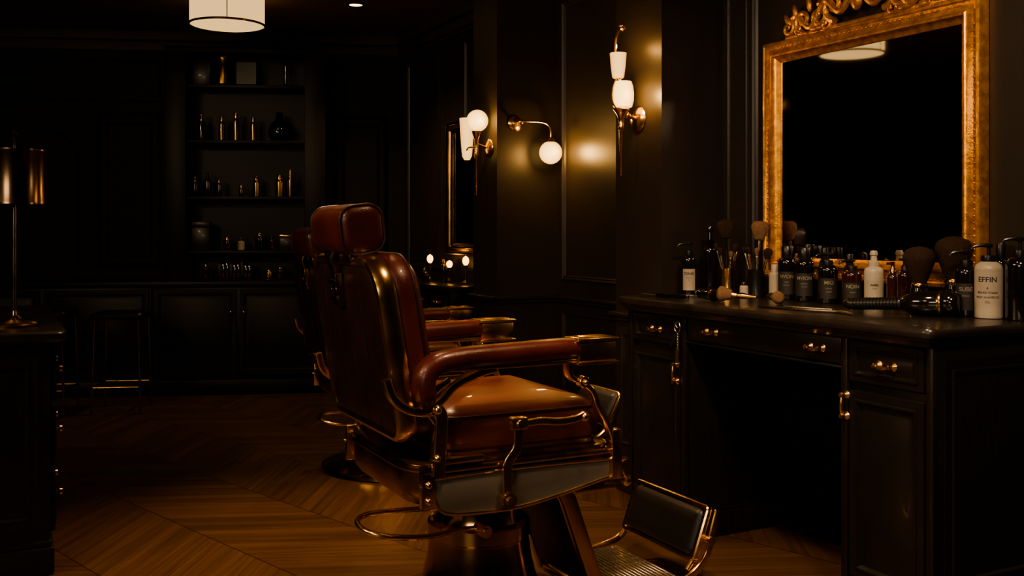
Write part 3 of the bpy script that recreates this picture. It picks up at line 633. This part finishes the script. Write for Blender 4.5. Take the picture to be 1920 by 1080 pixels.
def drum(x,y,label):
    r=root('ceiling_drum_lamp',(x,y,CZ),0,label,'ceiling lamp','round drum ceiling lamps')
    b=B(); b.lathe([(.11,0),(.11,-.012),(.10,-.018),(.02,-.02),(.012,-.03)],n=32); b.obj('ceiling_mount','golddk',r)
    b=B(); b.lathe([(.205,-.02),(.215,-.02),(.215,-.19),(.205,-.19)],n=56); b.obj('shade','drum',r)
    b=B(); b.lathe([(.0,-.183),(.203,-.183),(.203,-.188),(.0,-.188)],n=48); b.obj('diffuser','drumb',r)
    b=B()
    for z in (-.022,-.19): b.tube([(.217*math.cos(a*math.pi/28),.217*math.sin(a*math.pi/28),z) for a in range(56)],.007,8,True)
    for i in range(3):
        a=i*2.094-1.3; b.cyl((.218*math.cos(a),.218*math.sin(a),-.02),(.218*math.cos(a),.218*math.sin(a),-.19),.003,n=6)
    b.obj('rim','golddk',r)
drum(-1.687,5.9,'lit round drum ceiling lamp with bronze rim')
drum(-2.3,4.5,'lit round drum ceiling lamp reflected in the mirror')
def down(x,y,w,ang=90,col=(1,.66,.36),r=.05,aim=None):
    o=root('seen_or_added_downlight',(x,y,CZ),0,'small round recessed ceiling downlight, all but the far one added out of view','downlight','recessed downlights')
    b=B(); b.lathe([(.045,0),(.055,-.002),(.056,-.006),(.044,-.006),(.040,-.001)],n=28); b.obj('trim_ring','golddk',o)
    b=B(); b.lathe([(0,-.001),(.040,-.001),(.040,-.003),(0,-.003)],n=24); b.obj('lens','flame2',o)
    if w:
        l=bpy.data.lights.new('spot_lamp','SPOT'); l.energy=w; l.color=col; l.spot_size=math.radians(ang); l.spot_blend=.8; l.shadow_soft_size=r
        s=bpy.data.objects.new('spot_lamp',l); s.location=(0,0,-.03); s.parent=o; COL.objects.link(s)
        if aim: s.rotation_euler=(Vector(aim)-V(x,y,CZ)).to_track_quat('-Z','Y').to_euler()
down(-.973,6.2,34,120,col=(1,.6,.3))  # the only downlight in view
down(-.75,3.55,175,72,col=(1,.59,.29),r=.12,aim=(-.5,3.2,0))  # unseen, added as key for the chair and the floor pool
down(.35,2.1,115,72,col=(1,.64,.34),r=.12,aim=(.45,3.0,.6))  # unseen, added to light the space between chair and vanity
down(.75,1.1,150,66,col=(1,.68,.42),r=.15,aim=(1.15,3.2,1.05))  # unseen, added to brighten the counter and mirror frame
down(-1.4,.8,80,56,col=(1,.66,.38),r=.2,aim=(-.25,2.9,.75))  # unseen, added front-left spot on the chair
def area(loc,aim,w,sx_,sy_,col):
    l=bpy.data.lights.new('fill_light','AREA'); l.shape='RECTANGLE'; l.size=sx_; l.size_y=sy_; l.energy=w; l.color=col
    o=bpy.data.objects.new('fill_light',l); o.location=loc; COL.objects.link(o); o.rotation_euler=(Vector(aim)-Vector(loc)).to_track_quat('-Z','Y').to_euler()
area((-1.6,-1.6,2.0),(.6,3,.8),20,1.4,.8,(1,.80,.60))  # added soft fill from behind the camera, no fixture there
area((-2.8,1.6,2.4),(-.3,2.9,.6),30,1.2,.3,(1,.68,.38))  # added strip light for highlights on the chair's gold, no fixture there
# ------------------------------------------------------------ far dressing table with candle lamps
tb=root('dressing_table',WV(.485,3.94),TH,'dark wooden dressing table below the far mirror','table')
b=B(); b.box(-.32,0,-.45,.45,.735,.765,.006); b.obj('tabletop','top',tb)
b=B(); b.box(-.30,-.005,-.43,.43,.60,.735,.003); b.box(-.30,-.005,-.43,-.20,.08,.60,.003); b.box(-.30,-.005,.20,.43,.08,.60,.003); b.box(-.30,-.005,-.435,-.195,0,.08,.003); b.box(-.30,-.005,.195,.435,0,.08,.003); b.obj('body','blkwood',tb)
for y in (-.28,.0,.28):
    b=B(); b.panel(y-.13,y+.13,.62,.72,-.30,.015,.5); d=b.obj('drawer','blkwood',tb); pull(y,.67,-.316,d)
def candle(px,Y,z,label,k=1):
    o=root('table_lamp',(px,Y,z),0,label,'candle lamp','small glowing table lamps')
    b=B(); b.lathe([(0,0),(.03,0),(.032,.004),(.018,.010),(.006,.02),(.006,.10*k),(.016,.105*k),(.016,.112*k),(0,.112*k)],n=20); b.obj('base','golddk',o)
    b=B(); b.lathe([(.010,.112*k),(.018,.125*k),(.021,.14*k),(.016,.158*k),(.0,.17*k)],n=20); b.obj('bulb','flame',o)
W1=WV(.38,4.3); candle(W1.x,W1.y,.767,'small brass candle lamp glowing on the dressing table')
W2=WV(.41,3.8); candle(W2.x,W2.y,.767,'small brass candle lamp glowing beside the mirror')
W3=WV(.41,4.05); candle(W3.x,W3.y,.767,'small dim brass candle lamp at the table back',.8)
for i,(s_,t_,h_) in enumerate(((.30,4.2,.09),(.33,3.95,.12),(.25,4.05,.07),(.44,4.2,.14))):
    bottle('perfume_bottle',WV(s_,t_,.767),h_,.02,'amber','golddk',('stopper','cap')[i%2],label='small amber bottle on the dressing table',group='bottles on the dressing table')
# ------------------------------------------------------------ shelf items
def sx(px): return -1.455+(px-348)*.00359
items=[(372,1.719,.19,.028,'amber','golddk','stopper'),(410,1.719,.17,.022,'golddk','steel','cap'),(437,1.719,.2,.022,'golddk','gold','cap'),(470,1.719,.17,.022,'golddk','steel','cap'),
(360,1.329,.14,.024,'blkglass','golddk','stopper'),(383,1.329,.17,.026,'amber','black','stopper'),(405,1.329,.12,.018,'amber','golddk','cap'),(447,1.329,.08,.016,'amber','gold','cap'),(476,1.329,.14,.026,'golddk','golddk','cap'),(520,1.329,.15,.03,'golddk','gold','cap'),(541,1.329,.19,.022,'golddk','gold','stopper'),
(420,.954,.09,.024,'amber','gold','cap'),(447,.954,.09,.024,'cream','golddk','stopper'),(482,.954,.12,.03,'blkglass','golddk','cap'),(505,.954,.1,.02,'amber','black','cap'),
(380,.758,.1,.02,'amber','golddk','cap'),(500,.758,.06,.03,'golddk','gold','cap'),(522,.758,.08,.03,'amber','golddk','cap')]
for px,z,h_,r_,m1,m2,st in items:
    bottle('shelf_bottle',BW(sx(px),-.19,z),h_,r_,m1,m2,st,label='small dark glass bottle on the display shelf',group='bottles on the display shelf')
b=B(); b.lathe([(0,0),(.05,0),(.075,.03),(.08,.07),(.06,.12),(.03,.15),(.02,.19),(.028,.2),(.0,.2)],n=28); b.obj('decanter','blkglass',None,BW(sx(520),-.19,1.719),label='round dark glass decanter on the display shelf',category='decanter')
b=B(); b.lathe([(0,0),(.045,0),(.055,.01),(.055,.15),(.045,.18),(.05,.198),(.042,.198),(.04,.02),(0,.02)],n=24); b.obj('vase','golddk',None,BW(sx(412),-.19,2.104),label='tall ribbed bronze vase on the top shelf',category='vase')
b=B(); b.box(-.06,.06,-.02,.02,0,.19,.006); b.obj('storage_box','blkwood',None,BW(sx(373),-.19,2.104),(0,0,RB),label='black wooden box on the top shelf',category='box')
o=root('picture_frame',BW(sx(457),-.19,2.104),RB,'small square dark picture frame on the top shelf','picture frame')
b=B(); b.loft([rect('y',y,-.08,.08,0,.18,i) for y,i in ((.01,0),(-.01,0),(-.014,.004),(-.01,.012),(-.004,.014))],True,False); b.obj('frame','blkwood',o)
b=B(); b.box(-.068,.068,-.006,.0,.012,.168,0); b.obj('picture','black',o)
b=B(); b.lathe([(0,0),(.03,0),(.012,.02),(.008,.1),(.02,.14),(.012,.17),(0,.18)],n=20); b.obj('figurine','golddk',None,BW(sx(532),-.19,2.104),label='slim bronze ornament on the top shelf',category='ornament')
for i in range(9):
    b=B(); hb=.09+random.random()*.03; b.box(-.012,.012,-.05,.05,0,hb,.002)
    b.obj('book','amber' if i%3 else 'blkl',None,BW(sx(408)+i*.0255,-.18,.757),(0,0,RB),label='small dark leather-bound book on the worktop',category='book',group='books on the worktop')
for i,(px,z,w_,h_) in enumerate(((535,.954,.05,.11),(372,.954,.06,.20))):
    o=root('tin_box',BW(sx(px),-.19,z),RB,'small dark storage tin on the display shelf','box')
    b=B(); b.box(-w_,w_,-.04,.04,0,h_*.8,.004); b.obj('body','blkwood',o)
    b=B(); b.box(-w_-.002,w_+.002,-.042,.042,h_*.8,h_,.004); b.obj('lid','golddk' if i==0 else 'blkwood',o)
# ------------------------------------------------------------ opposite station cabinet with lamp
lc=root('dresser',(-1.455,3.18,0),TH,'black dresser with brass drawer pulls under a metal lamp','cabinet')
b=B(); b.loft([ring('z',z,.56,1.25,.03,i,(-.25,.6)) for z,i in ((.735,.02),(.742,.01),(.75,.002),(.77,0),(.776,.006),(.777,.012))]); b.obj('top','top',lc)
b=B(); b.box(-.5,-.02,0,1.2,.09,.736,.004); b.box(-.51,-.005,-.01,1.21,0,.09,.01); b.box(-.505,-.012,-.005,1.205,.09,.11,.006); b.M=Matrix.Rotation(math.pi/2,4,'Z'); b.panel(.05,.47,.15,.70,.004,.008,1.2); b.obj('body','blkwood',lc)
for z0_,z1_ in ((.55,.72),(.34,.53),(.13,.32)):
    b=B(); b.M=Matrix.Rotation(math.pi,4,'Z'); b.panel(-.58,-.03,z0_,z1_,.02,.018,.8); d=b.obj('drawer','blkwood',lc)
    for y in (.16,.45):
        b=B(); b.lathe([(.011,0),(.005,.006),(.005,.014),(.012,.02),(.011,.028),(0,.032)],(-.003,y,(z0_+z1_)/2),16,'x'); b.obj('knob','golddk',d)
tl=root('table_lamp',(-1.665,3.33,.778),0,'table lamp with cylindrical brushed bronze shade and slim stem','table lamp')
b=B(); b.lathe([(0,0),(.075,0),(.078,.006),(.07,.014),(.03,.02),(.012,.035),(.010,.05)],n=36); b.obj('base','golddk',tl)
b=B(); b.lathe([(.008,.03),(.008,.58),(.014,.585),(.005,.59),(.005,.63),(.012,.64),(0,.655)],n=16); b.obj('stem','golddk',tl)
b=B(); b.lathe([(.098,.405),(.102,.405),(.102,.412),(.1005,.418),(.1005,.575),(.102,.58),(.102,.587),(.098,.587),(.098,.405)],n=48); b.lathe([(.0,.57),(.099,.57),(.099,.573),(0,.573)],n=40); b.obj('shade',mat('brushed_bronze_shade',(.26,.17,.10),.2,1,nscale=30,stretch=(8,8,.2)),tl)
b=B(); b.tube(cr([(0,0,0),(-.02,0,.05),(.01,0,.09),(-.01,0,.13),(.015,0,.16)],6),[.018,.008],10); b.sph((.015,0,.17),.014); b.lathe([(0,0),(.035,0),(.036,.006),(.02,.012),(0,.014)],n=24)
b.obj('figurine','golddk',None,(-1.77,3.20,.778),label='twisted bronze figurine on the dresser',category='ornament')
def stool(x,y,w,h_,label):
    r=root('stool',(x,y,0),RB,label,'stool','slim metal stools')
    b=B(); b.loft([ring('z',z,w,.30,.03,i) for z,i in ((h_-.04,.006),(h_-.03,0),(h_-.01,0),(h_,.008))]); b.obj('seat','blkl',r)
    for sx_ in (-1,1):
        for sy_ in (-1,1):
            b=B(); b.tube([(sx_*(w/2-.025),sy_*.125,h_-.035),(sx_*(w/2-.01),sy_*.14,.0)],[.009,.007],8); b.obj('leg','golddk',r)
    b=B(); P=[(sx_*(w/2-.014),sy_*.136) for sx_,sy_ in ((1,1),(-1,1),(-1,-1),(1,-1))]
    for i in range(4): b.cyl((*P[i],.16),(*P[(i+1)%4],.16),.005,n=8)
    b.obj('foot_rail','golddk',r)
stool(-2.37,6.05,.30,.60,'low dark stool with thin metal legs by the cabinets'); stool(-2.78,5.9,.34,.62,'dark padded stool with thin bronze legs by the cabinets')
# ------------------------------------------------------------ world & camera
w=bpy.data.worlds.new('World'); scn.world=w; w.use_nodes=True; w.node_tree.nodes['Background'].inputs[0].default_value=(.02,.015,.01,1); w.node_tree.nodes['Background'].inputs[1].default_value=.1
cam=bpy.data.cameras.new('camera'); co=bpy.data.objects.new('camera',cam); COL.objects.link(co)
co.location=(0,0,1.1); co.rotation_euler=(math.pi/2,0,0); cam.lens=35; cam.sensor_width=36; cam.shift_y=-110/1920; cam.clip_start=.05
scn.camera=co
